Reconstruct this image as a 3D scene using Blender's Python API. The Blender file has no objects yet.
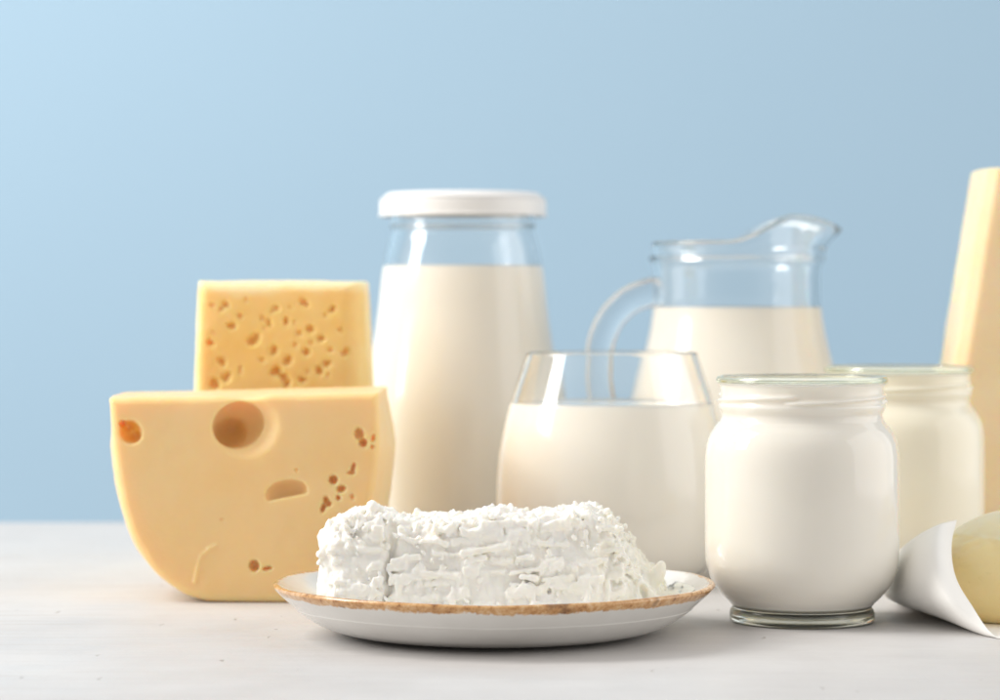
import bpy, math, random
import numpy as np
from mathutils import Vector, Matrix

# ------------------------------------------------------------------ units
# Everything is written in centimetres and linked at 0.01 m per cm.
CM = 0.01
F, H, YH = 2778.0, 12.0, 300.0            # focal length in photo pixels, eye height (cm), horizon row

def W(px, py, D):
    """pixel of the 1000x700 photo at depth D (cm) -> x, z in cm"""
    return (px - 500.0) * D / F, H - (py - YH) * D / F

scene = bpy.context.scene
COL = scene.collection

# ------------------------------------------------------------------ camera
cam_d = bpy.data.cameras.new('camera')
cam = bpy.data.objects.new('camera', cam_d)
COL.objects.link(cam)
cam.location = (0, 0, H * CM)
cam.rotation_euler = (math.radians(90), 0, 0)
cam_d.lens = 100.0
cam_d.sensor_width = 36.0
cam_d.shift_y = -(350.0 - YH) / 1000.0
cam_d.clip_start = 0.01
cam_d.clip_end = 50
cam_d.dof.use_dof = True
cam_d.dof.focus_distance = 0.97
cam_d.dof.aperture_fstop = 11.0
scene.camera = cam

# ------------------------------------------------------------------ world and lamps
world = bpy.data.worlds.new('World')
scene.world = world
world.use_nodes = True
bg = world.node_tree.nodes['Background']
bg.inputs[0].default_value = (1.0, 0.985, 0.965, 1)
# ambient glow, added overhead and at the sides to whiten glass edges, dimmer behind the camera and below
_nt = world.node_tree
_tc = _nt.nodes.new('ShaderNodeTexCoord')
_sx = _nt.nodes.new('ShaderNodeSeparateXYZ')
_nt.links.new(_tc.outputs['Generated'], _sx.inputs[0])
def _m(op, a, b, clamp=False):
    n = _nt.nodes.new('ShaderNodeMath'); n.operation = op; n.use_clamp = clamp
    for i, v in enumerate((a, b)):
        if hasattr(v, 'node'): _nt.links.new(v, n.inputs[i])
        else: n.inputs[i].default_value = v
    return n.outputs[0]
_up = _m('MULTIPLY', _m('MAXIMUM', _sx.outputs[2], 0.0), 0.42)
_front = _m('MULTIPLY', _m('MAXIMUM', _m('MULTIPLY', _sx.outputs[1], -1.0), 0.0), 0.02)
_side = _m('MULTIPLY', _m('POWER', _m('ABSOLUTE', _sx.outputs[0], 0.0), 3.0), 0.75)
_nt.links.new(_m('ADD', _m('SUBTRACT', _m('ADD', _up, 0.34), _front), _side), bg.inputs[1])

def area(name, loc, target, size, size_y, power, color, spread=180):
    d = bpy.data.lights.new(name, 'AREA')
    d.shape = 'RECTANGLE'
    d.size, d.size_y = size * CM, size_y * CM
    d.energy = power
    d.color = color
    d.spread = math.radians(spread)
    o = bpy.data.objects.new(name, d)
    COL.objects.link(o)
    o.location = Vector(loc) * CM
    v = (Vector(target) - Vector(loc)).normalized()
    o.rotation_euler = v.to_track_quat('-Z', 'Y').to_euler()
    return o

area('key_softbox', (-98, 116, 92), (0, 112, 4), 52, 62, 11.0, (1.0, 0.965, 0.92))
area('fill_softbox', (84, 108, 31), (11, 106, 29), 106, 82, 3.2, (1.0, 0.98, 0.96))
area('backdrop_lamp', (-165, 95, 80), (50, 205, 10), 55, 60, 15.0, (1.0, 0.99, 0.97))

scene.render.engine = 'CYCLES'
cy = scene.cycles
cy.use_denoising = True
cy.max_bounces = 26
cy.transmission_bounces = 24
cy.glossy_bounces = 22
cy.diffuse_bounces = 5
cy.transparent_max_bounces = 8
cy.caustics_refractive = True
cy.caustics_reflective = False
cy.blur_glossy = 0.3
cy.sample_clamp_indirect = 20.0
scene.view_settings.view_transform = 'Standard'
scene.view_settings.look = 'None'
scene.view_settings.exposure = 0.0
scene.view_settings.gamma = 1.0

# ------------------------------------------------------------------ material helpers
def nmat(name):
    m = bpy.data.materials.new(name)
    m.use_nodes = True
    nt = m.node_tree
    p = nt.nodes['Principled BSDF']
    return m, nt, p

def node(nt, kind, **kw):
    n = nt.nodes.new(kind)
    for k, v in kw.items():
        setattr(n, k, v)
    return n

def noise(nt, scale, detail=4, rough=0.55, coord=None, dim='3D', distortion=0.0):
    n = node(nt, 'ShaderNodeTexNoise')
    n.inputs['Scale'].default_value = scale
    n.inputs['Detail'].default_value = detail
    n.inputs['Roughness'].default_value = rough
    n.inputs['Distortion'].default_value = distortion
    if coord is not None:
        nt.links.new(coord, n.inputs['Vector'])
    return n.outputs['Fac']

def ramp(nt, fac, stops, interp='LINEAR'):
    r = node(nt, 'ShaderNodeValToRGB')
    r.color_ramp.interpolation = interp
    els = r.color_ramp.elements
    while len(els) < len(stops):
        els.new(0.5)
    for e, (p, c) in zip(els, stops):
        e.position = p
        e.color = (c, c, c, 1) if not hasattr(c, '__len__') else (*c, 1)
    nt.links.new(fac, r.inputs[0])
    return r.outputs[0]

def mix(nt, fac, a, b, blend='MIX'):
    m = node(nt, 'ShaderNodeMix', data_type='RGBA', blend_type=blend)
    for i, v in ((0, fac), (6, a), (7, b)):
        if hasattr(v, 'node'):
            nt.links.new(v, m.inputs[i])
        elif i == 0:
            m.inputs[0].default_value = v
        else:
            m.inputs[i].default_value = (*v, 1)
    return m.outputs[2]

def bump(nt, p, h, strength, dist):
    b = node(nt, 'ShaderNodeBump')
    b.inputs['Strength'].default_value = strength
    b.inputs['Distance'].default_value = dist
    nt.links.new(h, b.inputs['Height'])
    nt.links.new(b.outputs[0], p.inputs['Normal'])
    return b

def objcoord(nt, scale=None):
    t = node(nt, 'ShaderNodeTexCoord')
    if scale is None:
        return t.outputs['Object']
    m = node(nt, 'ShaderNodeMapping')
    m.inputs['Scale'].default_value = scale
    nt.links.new(t.outputs['Object'], m.inputs['Vector'])
    return m.outputs[0]

def sss(p, weight, radius, scale):
    p.inputs['Subsurface Weight'].default_value = weight
    p.inputs['Subsurface Radius'].default_value = radius
    p.inputs['Subsurface Scale'].default_value = scale

def math_node(nt, op, a, b=None, clamp=False):
    m = node(nt, 'ShaderNodeMath', operation=op, use_clamp=clamp)
    for i, v in enumerate((a, b)):
        if v is None:
            continue
        if hasattr(v, 'node'):
            nt.links.new(v, m.inputs[i])
        else:
            m.inputs[i].default_value = v
    return m.outputs[0]

# --- backdrop: matte light blue paper
def mat_backdrop():
    m, nt, p = nmat('blue_paper')
    co = objcoord(nt)
    c = mix(nt, ramp(nt, noise(nt, 2.2, 3, 0.5, co), [(0.3, 0.0), (0.7, 1.0)]),
            (0.415, 0.585, 0.730), (0.428, 0.600, 0.745))
    nt.links.new(c, p.inputs['Base Color'])
    p.inputs['Roughness'].default_value = 0.95
    p.inputs['Specular IOR Level'].default_value = 0.1
    bump(nt, p, noise(nt, 900, 3, 0.6, co), 0.15, 0.0003)
    return m

# --- table: off-white painted plaster with fine pits and brush streaks
def mat_table():
    m, nt, p = nmat('painted_plaster')
    co = objcoord(nt)
    st = objcoord(nt, (6, 60, 6))
    base = mix(nt, ramp(nt, noise(nt, 9, 5, 0.6, co), [(0.3, 0.0), (0.72, 1.0)]),
               (0.55, 0.53, 0.52), (0.66, 0.645, 0.635))
    streak = ramp(nt, noise(nt, 3.0, 6, 0.62, st), [(0.38, 0.0), (0.62, 1.0)])
    base = mix(nt, math_node(nt, 'MULTIPLY', streak, 0.22), base, (0.69, 0.68, 0.675))
    # thin grey-brown scratches running with the brush, only in places
    s2 = ramp(nt, noise(nt, 2.2, 3, 0.5, objcoord(nt, (3.2, 90, 3))), [(0.62, 0.0), (0.66, 1.0)])
    sx = node(nt, 'ShaderNodeSeparateXYZ')
    nt.links.new(co, sx.inputs[0])
    leftness = ramp(nt, math_node(nt, 'ADD', math_node(nt, 'MULTIPLY', sx.outputs[0], -4.0), 0.0, clamp=True),
                    [(0.35, 0.0), (0.62, 1.0)])
    base = mix(nt, math_node(nt, 'MULTIPLY', math_node(nt, 'MULTIPLY', s2, leftness), 0.55), base, (0.50, 0.45, 0.40))
    # dark little pits
    v = node(nt, 'ShaderNodeTexVoronoi')
    v.inputs['Scale'].default_value = 115
    v.inputs['Randomness'].default_value = 1.0
    wob = node(nt, 'ShaderNodeVectorMath', operation='ADD')
    nz = node(nt, 'ShaderNodeTexNoise'); nz.inputs['Scale'].default_value = 260
    nt.links.new(co, nz.inputs['Vector'])
    sc = node(nt, 'ShaderNodeVectorMath', operation='SCALE'); sc.inputs[3].default_value = 0.004
    nt.links.new(nz.outputs['Color'], sc.inputs[0])
    nt.links.new(objcoord(nt, (1, 0.3, 1)), wob.inputs[0]); nt.links.new(sc.outputs[0], wob.inputs[1])
    nt.links.new(wob.outputs[0], v.inputs['Vector'])
    pit = ramp(nt, v.outputs['Distance'], [(0.05, 1.0), (0.11, 0.0)])
    cs = node(nt, 'ShaderNodeSeparateColor')
    nt.links.new(v.outputs['Color'], cs.inputs[0])
    pick = ramp(nt, cs.outputs[0], [(0.58, 0.0), (0.64, 1.0)])
    pit = math_node(nt, 'MULTIPLY', pit, pick)
    base = mix(nt, math_node(nt, 'MULTIPLY', pit, 0.85), base, (0.36, 0.32, 0.29))
    nt.links.new(base, p.inputs['Base Color'])
    rr = ramp(nt, noise(nt, 40, 4, 0.6, co), [(0.3, 0.42), (0.7, 0.6)])
    nt.links.new(rr, p.inputs['Roughness'])
    h = math_node(nt, 'SUBTRACT', math_node(nt, 'ADD', math_node(nt, 'MULTIPLY', noise(nt, 420, 5, 0.65, co), 0.5),
                  math_node(nt, 'MULTIPLY', streak, 0.5)), pit)
    bump(nt, p, h, 0.35, 0.0006)
    return m

def mat_glass(name, col, rough=0.0, ior=1.5):
    m = bpy.data.materials.new(name)
    m.use_nodes = True
    nt = m.node_tree
    nt.nodes.clear()
    g = node(nt, 'ShaderNodeBsdfGlass')
    g.inputs['Color'].default_value = (*col, 1)
    g.inputs['Roughness'].default_value = rough
    g.inputs['IOR'].default_value = ior
    o = node(nt, 'ShaderNodeOutputMaterial')
    nt.links.new(g.outputs[0], o.inputs[0])
    # faint waviness of moulded glass
    b = node(nt, 'ShaderNodeBump')
    b.inputs['Strength'].default_value = 0.10
    b.inputs['Distance'].default_value = 0.0008
    nt.links.new(noise(nt, 55, 2, 0.4, objcoord(nt)), b.inputs['Height'])
    nt.links.new(b.outputs[0], g.inputs['Normal'])
    return m

def mat_milk(name, col, rough=0.35):
    m, nt, p = nmat(name)
    co = objcoord(nt)
    c = mix(nt, noise(nt, 60, 3, 0.5, co), col, tuple(min(1, k * 1.03) for k in col))
    nt.links.new(c, p.inputs['Base Color'])
    # the milk stands right against the polished vessel wall, so its outer face carries the gloss
    p.inputs['Roughness'].default_value = rough
    p.inputs['Specular IOR Level'].default_value = 0.5
    sss(p, 0.6, (1.0, 0.9, 0.75), 0.005)
    return m

def mat_cheese(name, c1, c2, sub_r, sub_s, rough=0.42, bump_scale=700, bump_s=0.25, weight=1.0):
    m, nt, p = nmat(name)
    co = objcoord(nt)
    f = ramp(nt, noise(nt, 28, 5, 0.55, co), [(0.32, 0.0), (0.68, 1.0)])
    nt.links.new(mix(nt, f, c1, c2), p.inputs['Base Color'])
    sss(p, weight, sub_r, sub_s)
    r = ramp(nt, noise(nt, 90, 4, 0.6, co), [(0.3, rough - 0.08), (0.7, rough + 0.12)])
    nt.links.new(r, p.inputs['Roughness'])
    p.inputs['Specular IOR Level'].default_value = 0.4
    h = math_node(nt, 'ADD', noise(nt, bump_scale, 5, 0.6, co), math_node(nt, 'MULTIPLY', noise(nt, 90, 3, 0.5, co), 1.2))
    drag = noise(nt, 10, 4, 0.6, objcoord(nt, (0.9, 2, 9)))
    h = math_node(nt, 'ADD', h, math_node(nt, 'MULTIPLY', drag, 1.6))
    pore = ramp(nt, noise(nt, 420, 2, 0.4, co), [(0.24, 0.0), (0.32, 1.0)])
    h = math_node(nt, 'ADD', h, math_node(nt, 'MULTIPLY', pore, 0.7))
    bump(nt, p, h, bump_s, 0.0006)
    return m

def mat_curd():
    m, nt, p = nmat('fresh_curd')
    co = objcoord(nt)
    f = ramp(nt, noise(nt, 130, 4, 0.6, co), [(0.52, 0.0), (0.72, 1.0)])
    c = mix(nt, f, (0.92, 0.895, 0.845), (0.915, 0.88, 0.795))
    # whey soaks the right end and the foot, spots of butterfat
    sx = node(nt, 'ShaderNodeSeparateXYZ'); nt.links.new(co, sx.inputs[0])
    soak = ramp(nt, math_node(nt, 'ADD', math_node(nt, 'MULTIPLY', sx.outputs[0], 12.0),
                math_node(nt, 'MULTIPLY', noise(nt, 50, 3, 0.6, co), 0.5)), [(0.62, 0.0), (1.0, 1.0)])
    c = mix(nt, math_node(nt, 'MULTIPLY', soak, 0.5), c, (0.90, 0.87, 0.72))
    sp = ramp(nt, noise(nt, 230, 2, 0.4, co), [(0.76, 0.0), (0.82, 1.0)])
    c = mix(nt, math_node(nt, 'MULTIPLY', sp, 0.45), c, (0.88, 0.74, 0.36))
    nt.links.new(c, p.inputs['Base Color'])
    sss(p, 0.8, (1.0, 0.88, 0.7), 0.0015)
    p.inputs['Roughness'].default_value = 0.42
    p.inputs['Specular IOR Level'].default_value = 0.5
    bump(nt, p, noise(nt, 700, 5, 0.65, co), 0.30, 0.0004)
    return m

def mat_plate():
    m, nt, p = nmat('glazed_stoneware')
    co = objcoord(nt)
    sx = node(nt, 'ShaderNodeSeparateXYZ'); nt.links.new(co, sx.inputs[0])
    r2 = math_node(nt, 'SQRT', math_node(nt, 'ADD', math_node(nt, 'POWER', sx.outputs[0], 2.0),
                                         math_node(nt, 'POWER', sx.outputs[1], 2.0)))
    wob = math_node(nt, 'ADD', math_node(nt, 'MULTIPLY', math_node(nt, 'SUBTRACT', noise(nt, 40, 3, 0.6, co), 0.5), 0.0035),
                    math_node(nt, 'MULTIPLY', math_node(nt, 'SUBTRACT', noise(nt, 420, 3, 0.7, co), 0.5), 0.0026))
    rr = math_node(nt, 'ADD', r2, wob)
    mr = node(nt, 'ShaderNodeMapRange'); nt.links.new(rr, mr.inputs[0])
    mr.inputs[1].default_value = 0.0773; mr.inputs[2].default_value = 0.0779
    band = mr.outputs[0]
    glaze = mix(nt, ramp(nt, noise(nt, 30, 3, 0.6, co), [(0.3, 0.0), (0.75, 1.0)]), (0.80, 0.785, 0.75), (0.72, 0.70, 0.66))
    brown = ramp(nt, noise(nt, 330, 4, 0.7, co), [(0.28, (0.16, 0.06, 0.02)), (0.40, (0.50, 0.24, 0.08)),
                 (0.54, (0.66, 0.38, 0.16)), (0.72, (0.78, 0.58, 0.38))])
    dark = ramp(nt, noise(nt, 75, 3, 0.5, co), [(0.62, 0.0), (0.70, 1.0)])
    brown = mix(nt, math_node(nt, 'MULTIPLY', dark, 0.7), brown, (0.13, 0.06, 0.03))
    nt.links.new(mix(nt, band, glaze, brown), p.inputs['Base Color'])
    p.inputs['Roughness'].default_value = 0.16
    p.inputs['Coat Weight'].default_value = 0.4
    p.inputs['Coat Roughness'].default_value = 0.06
    bump(nt, p, math_node(nt, 'ADD', noise(nt, 60, 3, 0.5, co), math_node(nt, 'MULTIPLY', noise(nt, 500, 2, 0.5, co), 0.2)), 0.22, 0.0008)
    return m

def mat_simple(name, col, rough, spec=0.5, bs=None, bstr=0.2, bdist=0.0004, **kw):
    m, nt, p = nmat(name)
    co = objcoord(nt)
    c = mix(nt, noise(nt, 40, 4, 0.55, co), col, tuple(min(1.0, k * 1.04) for k in col))
    nt.links.new(c, p.inputs['Base Color'])
    p.inputs['Roughness'].default_value = rough
    p.inputs['Specular IOR Level'].default_value = spec
    if bs:
        bump(nt, p, noise(nt, bs, 4, 0.6, co), bstr, bdist)
    return m, nt, p

def crease(m):
    nt = m.node_tree; p = nt.nodes['Principled BSDF']
    co = objcoord(nt)
    r = node(nt, 'ShaderNodeTexVoronoi', feature='DISTANCE_TO_EDGE'); r.inputs['Scale'].default_value = 26
    nt.links.new(co, r.inputs['Vector'])
    e = ramp(nt, r.outputs['Distance'], [(0.0, 1.0), (0.10, 0.0)])
    h = math_node(nt, 'ADD', math_node(nt, 'MULTIPLY', e, 0.35), math_node(nt, 'ADD', noise(nt, 45, 3, 0.5, co), math_node(nt, 'MULTIPLY', noise(nt, 700, 3, 0.6, co), 0.12)))
    bump(nt, p, h, 0.22, 0.0014)
M_BACK = mat_backdrop()
M_TABLE = mat_table()
M_CLEAR = mat_glass('clear_glass', (0.998, 1.0, 0.999))
M_JAR = mat_glass('greenish_jar_glass', (0.985, 0.995, 0.965))
M_MILK = mat_milk('milk', (0.86, 0.822, 0.74), 0.12)
M_YOG = mat_milk('yogurt', (0.825, 0.79, 0.715), 0.04)
M_CREAM = mat_milk('cream', (0.86, 0.81, 0.67), 0.06)
M_GOUDA = mat_cheese('smooth_yellow_cheese', (0.925, 0.63, 0.295), (0.94, 0.675, 0.355), (1.0, 0.66, 0.32), 0.0055)
def _orange_eye(m):
    # orange painted into the left eye's walls, standing for light glowing through
    nt = m.node_tree; p = nt.nodes['Principled BSDF']
    old = p.inputs['Base Color'].links[0].from_socket
    co = objcoord(nt)
    x, z = W(129, 432, 110.0); ox = (W(109, 0, 110.0)[0] + W(379, 0, 110.0)[0]) / 2
    d = node(nt, 'ShaderNodeVectorMath', operation='DISTANCE')
    nt.links.new(co, d.inputs[0]); d.inputs[1].default_value = ((x - ox) * CM, 0.004, z * CM)
    k = ramp(nt, math_node(nt, 'MULTIPLY', d.outputs[1], 100.0), [(0.34, 1.0), (0.62, 0.0)])
    nt.links.new(mix(nt, k, old, (0.97, 0.50, 0.10)), p.inputs['Base Color'])
_orange_eye(M_GOUDA)
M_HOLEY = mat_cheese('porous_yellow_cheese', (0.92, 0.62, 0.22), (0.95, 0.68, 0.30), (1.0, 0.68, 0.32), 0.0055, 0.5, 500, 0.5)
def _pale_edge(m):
    # the block is paler along its top and left edge
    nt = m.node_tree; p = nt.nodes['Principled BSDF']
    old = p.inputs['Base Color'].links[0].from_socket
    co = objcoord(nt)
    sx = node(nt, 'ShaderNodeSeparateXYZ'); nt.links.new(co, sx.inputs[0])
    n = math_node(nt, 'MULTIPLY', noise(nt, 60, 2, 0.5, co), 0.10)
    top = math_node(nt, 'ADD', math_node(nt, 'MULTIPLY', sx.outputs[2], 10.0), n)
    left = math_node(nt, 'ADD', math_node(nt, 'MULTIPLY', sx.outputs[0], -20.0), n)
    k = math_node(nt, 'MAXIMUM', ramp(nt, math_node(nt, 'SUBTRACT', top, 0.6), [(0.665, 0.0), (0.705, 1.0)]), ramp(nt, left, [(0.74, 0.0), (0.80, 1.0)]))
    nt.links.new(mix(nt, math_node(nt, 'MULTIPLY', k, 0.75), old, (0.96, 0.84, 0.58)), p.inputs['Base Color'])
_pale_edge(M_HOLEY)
M_HARD = mat_cheese('hard_pale_cheese', (0.87, 0.69, 0.42), (0.90, 0.73, 0.48), (1.0, 0.55, 0.2), 0.005, 0.5, 300, 0.5)
M_BUTTER = mat_cheese('butter', (0.96, 0.74, 0.38), (0.97, 0.77, 0.43), (1.0, 0.8, 0.5), 0.004, 0.34, 250, 0.3)
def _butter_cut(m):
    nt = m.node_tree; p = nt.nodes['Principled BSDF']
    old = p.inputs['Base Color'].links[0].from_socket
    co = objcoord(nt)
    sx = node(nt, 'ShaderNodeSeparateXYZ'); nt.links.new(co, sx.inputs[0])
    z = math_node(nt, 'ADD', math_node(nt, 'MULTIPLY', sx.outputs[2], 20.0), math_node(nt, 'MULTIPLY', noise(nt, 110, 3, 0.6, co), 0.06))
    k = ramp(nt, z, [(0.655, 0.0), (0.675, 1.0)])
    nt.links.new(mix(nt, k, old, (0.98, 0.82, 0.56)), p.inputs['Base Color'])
_butter_cut(M_BUTTER)
M_CURD = mat_curd()
M_PLATE = mat_plate()
M_LID = mat_simple('white_enamelled_metal', (0.84, 0.835, 0.83), 0.32, 0.5)[0]
M_PAPER, _nt, _p = mat_simple('parchment_paper', (0.95, 0.935, 0.90), 0.6, 0.3, 350, 0.25, 0.0003)
crease(M_PAPER)

# ------------------------------------------------------------------ object helpers
def link(name, me, m=None, parent=None, smooth=True):
    if m is not None:
        me.materials.append(m)
    if smooth:
        me.polygons.foreach_set('use_smooth', np.ones(len(me.polygons), dtype=bool))
    o = bpy.data.objects.new(name, me)
    COL.objects.link(o)
    if parent is not None:
        o.parent = parent
    return o

def tag(o, label=None, cat=None, group=None, kind=None):
    if label: o['label'] = label
    if cat: o['category'] = cat
    if group: o['group'] = group
    if kind: o['kind'] = kind
    return o

def thing(name, label, cat, loc, group=None):
    o = bpy.data.objects.new(name, None)
    COL.objects.link(o)
    o.empty_display_size = 0.02
    o.location = Vector(loc) * CM
    return tag(o, label, cat, group)

def mesh(name, verts, faces):
    me = bpy.data.meshes.new(name)
    v = np.asarray(verts, dtype=np.float32) * CM
    f = np.asarray(faces, dtype=np.int32)
    me.vertices.add(len(v)); me.vertices.foreach_set('co', v.ravel())
    n = f.shape[1]
    me.loops.add(f.size); me.loops.foreach_set('vertex_index', f.ravel())
    me.polygons.add(len(f))
    me.polygons.foreach_set('loop_start', np.arange(0, f.size, n, dtype=np.int32))
    me.update(calc_edges=True)
    me.validate()
    return me

def spline(pts, n=8):
    """Catmull-Rom through the points; a repeated point makes a corner."""
    P = np.array(pts, float)
    out = []
    for i in range(len(P) - 1):
        p1, p2 = P[i], P[i + 1]
        if np.allclose(p1, p2):
            continue
        p0 = P[i - 1] if i > 0 else p1
        p3 = P[i + 2] if i + 2 < len(P) else p2
        if np.allclose(p0, p1): p0 = p1 - (p2 - p1) * 0.01
        if np.allclose(p3, p2): p3 = p2 + (p2 - p1) * 0.01
        for k in range(n):
            t = k / n
            out.append(0.5 * ((2 * p1) + (-p0 + p2) * t + (2 * p0 - 5 * p1 + 4 * p2 - p3) * t * t + (-p0 + 3 * p1 - 3 * p2 + p3) * t ** 3))
    out.append(P[-1])
    return np.array(out)

def lathe(name, prof, segs=160, deform=None):
    """prof: (n,2) of r,z from one end on the axis to the other."""
    prof = np.asarray(prof, float)
    n = len(prof)
    th = np.linspace(0, 2 * math.pi, segs, endpoint=False)
    R = prof[:, 0][:, None] * np.ones(segs)
    Z = prof[:, 1][:, None] * np.ones(segs)
    T = np.ones((n, 1)) * th
    if deform is not None:
        R, Z = deform(R, Z, T, np.arange(n)[:, None] * np.ones(segs))
    V = np.stack([R * np.cos(T), R * np.sin(T), Z], -1).reshape(-1, 3)
    i = np.arange(n - 1)[:, None]; j = np.arange(segs)[None, :]; jn = (j + 1) % segs
    Q = np.stack([i * segs + j, i * segs + jn, (i + 1) * segs + jn, (i + 1) * segs + j], -1).reshape(-1, 4)
    me = mesh(name, V, Q)
    import bmesh
    bm = bmesh.new(); bm.from_mesh(me)
    bmesh.ops.remove_doubles(bm, verts=bm.verts, dist=1e-6)
    bmesh.ops.recalc_face_normals(bm, faces=bm.faces)
    bm.to_mesh(me); bm.free()
    return me

def offset_inner(outer, t):
    """inner wall of a lathed vessel: same curve moved in by t"""
    d = np.gradient(outer, axis=0)
    nrm = np.stack([-d[:, 1], d[:, 0]], -1)
    nrm /= np.linalg.norm(nrm, axis=1)[:, None] + 1e-9
    return outer + nrm * t

# ------------------------------------------------------------------ distance-field solids
def vnoise(X, Y, Z, freq, seed):
    rng = np.random.RandomState(seed)
    tab = rng.rand(32, 32, 32).astype(np.float32) * 2 - 1
    def sp(A):
        A = A * freq + 100.37
        i = np.floor(A); f = (A - i).astype(np.float32)
        return i.astype(np.int32) & 31, f * f * (3 - 2 * f)
    (i, u), (j, v), (k, w) = sp(X), sp(Y), sp(Z)
    i1, j1, k1 = (i + 1) & 31, (j + 1) & 31, (k + 1) & 31
    a = tab[i, j, k] * (1 - u) + tab[i1, j, k] * u
    b = tab[i, j1, k] * (1 - u) + tab[i1, j1, k] * u
    c = tab[i, j, k1] * (1 - u) + tab[i1, j, k1] * u
    d = tab[i, j1, k1] * (1 - u) + tab[i1, j1, k1] * u
    return (a * (1 - v) + b * v) * (1 - w) + (c * (1 - v) + d * v) * w

def grid(lo, hi, h):
    ax = [np.arange(lo[i], hi[i] + h, h, dtype=np.float32) for i in range(3)]
    return np.meshgrid(*ax, indexing='ij')

def surface_nets(Fd, lo, h):
    nx, ny, nz = Fd.shape
    S = Fd < 0
    c = S[:-1, :-1, :-1].astype(np.uint8)
    tot = np.zeros((nx - 1, ny - 1, nz - 1), np.uint8)
    for a in (0, 1):
        for b in (0, 1):
            for d in (0, 1):
                tot += S[a:nx - 1 + a, b:ny - 1 + b, d:nz - 1 + d]
    act = (tot > 0) & (tot < 8)
    idx = np.argwhere(act)
    lut = np.full(act.shape, -1, np.int32)
    lut[act] = np.arange(len(idx))
    I, J, K = idx.T
    acc = np.zeros((len(idx), 3), np.float64); cnt = np.zeros(len(idx))
    cor = [(a, b, d) for a in (0, 1) for b in (0, 1) for d in (0, 1)]
    for ca in cor:
        for ax in range(3):
            if ca[ax] == 1: continue
            cb = list(ca); cb[ax] = 1
            fa = Fd[I + ca[0], J + ca[1], K + ca[2]]; fb = Fd[I + cb[0], J + cb[1], K + cb[2]]
            m = (fa < 0) != (fb < 0)
            t = np.where(m, fa / np.where(m, fa - fb, 1), 0)
            p = np.tile(np.array(ca, float), (len(idx), 1)); p[:, ax] = t
            acc[m] += p[m]; cnt[m] += 1
    V = (idx + acc / cnt[:, None]) * h + np.array(lo)
    faces = []
    # x edges
    for ax in range(3):
        sl0 = [slice(1, -1)] * 3; sl0[ax] = slice(0, -1)
        sl1 = [slice(1, -1)] * 3; sl1[ax] = slice(1, None)
        A, B = S[tuple(sl0)], S[tuple(sl1)]
        e = np.argwhere(A != B)
        flip = A[tuple(e.T)]
        o = np.ones(3, int); o[ax] = 0
        e = e + o
        u, v = [(1, 2), (2, 0), (0, 1)][ax]
        def cell(du, dv):
            q = e.copy(); q[:, u] -= du; q[:, v] -= dv
            return lut[q[:, 0], q[:, 1], q[:, 2]]
        q = np.stack([cell(1, 1), cell(0, 1), cell(0, 0), cell(1, 0)], -1)
        q[~flip] = q[~flip][:, ::-1]
        faces.append(q)
    Q = np.concatenate(faces)
    Q = Q[(Q >= 0).all(1)]
    return V, Q

def smin(a, b, k):
    h = np.clip(0.5 + 0.5 * (b - a) / k, 0, 1)
    return b * (1 - h) + a * h - k * h * (1 - h)

def smax(a, b, k):
    return -smin(-a, -b, k)

def local(Fd, lo, h, c, r, fn, op):
    """apply a small primitive only inside its own box of half size r round c"""
    s = []
    for i in range(3):
        a = int(max(0, math.floor((c[i] - r[i] - lo[i]) / h))); b = int(min(Fd.shape[i], math.ceil((c[i] + r[i] - lo[i]) / h) + 1))
        if b <= a: return
        s.append(slice(a, b))
    ax = [lo[i] + np.arange(s[i].start, s[i].stop, dtype=np.float32) * h for i in range(3)]
    X, Y, Z = np.meshgrid(*ax, indexing='ij')
    Fd[tuple(s)] = op(Fd[tuple(s)], fn(X, Y, Z))

def ell(c, r, rot=None):
    """approximate distance to an ellipsoid; rot = angle in the x-z plane"""
    rm = min(r)
    def fn(X, Y, Z):
        x, y, z = X - c[0], Y - c[1], Z - c[2]
        if rot:
            ca, sa = math.cos(rot), math.sin(rot)
            x, z = x * ca + z * sa, -x * sa + z * ca
        k0 = np.sqrt((x / r[0]) ** 2 + (y / r[1]) ** 2 + (z / r[2]) ** 2) + 1e-6
        k1 = np.sqrt((x / r[0] ** 2) ** 2 + (y / r[1] ** 2) ** 2 + (z / r[2] ** 2) ** 2) + 1e-6
        return k0 * (k0 - 1) / k1
    return fn

def capsule(a, b, r):
    a, b = np.array(a, float), np.array(b, float)
    ab = b - a; L = float(ab @ ab)
    def fn(X, Y, Z):
        t = np.clip(((X - a[0]) * ab[0] + (Y - a[1]) * ab[1] + (Z - a[2]) * ab[2]) / L, 0, 1)
        return np.sqrt((X - a[0] - ab[0] * t) ** 2 + (Y - a[1] - ab[1] * t) ** 2 + (Z - a[2] - ab[2] * t) ** 2) - r
    return fn

def carve(Fd, lo, h, c, r, rot=None, k=0.06):
    R = max(r) + k * 2 + h * 2
    local(Fd, lo, h, c, (R, R, R), ell(c, r, rot), lambda a, b: smax(a, -b, k))

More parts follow.
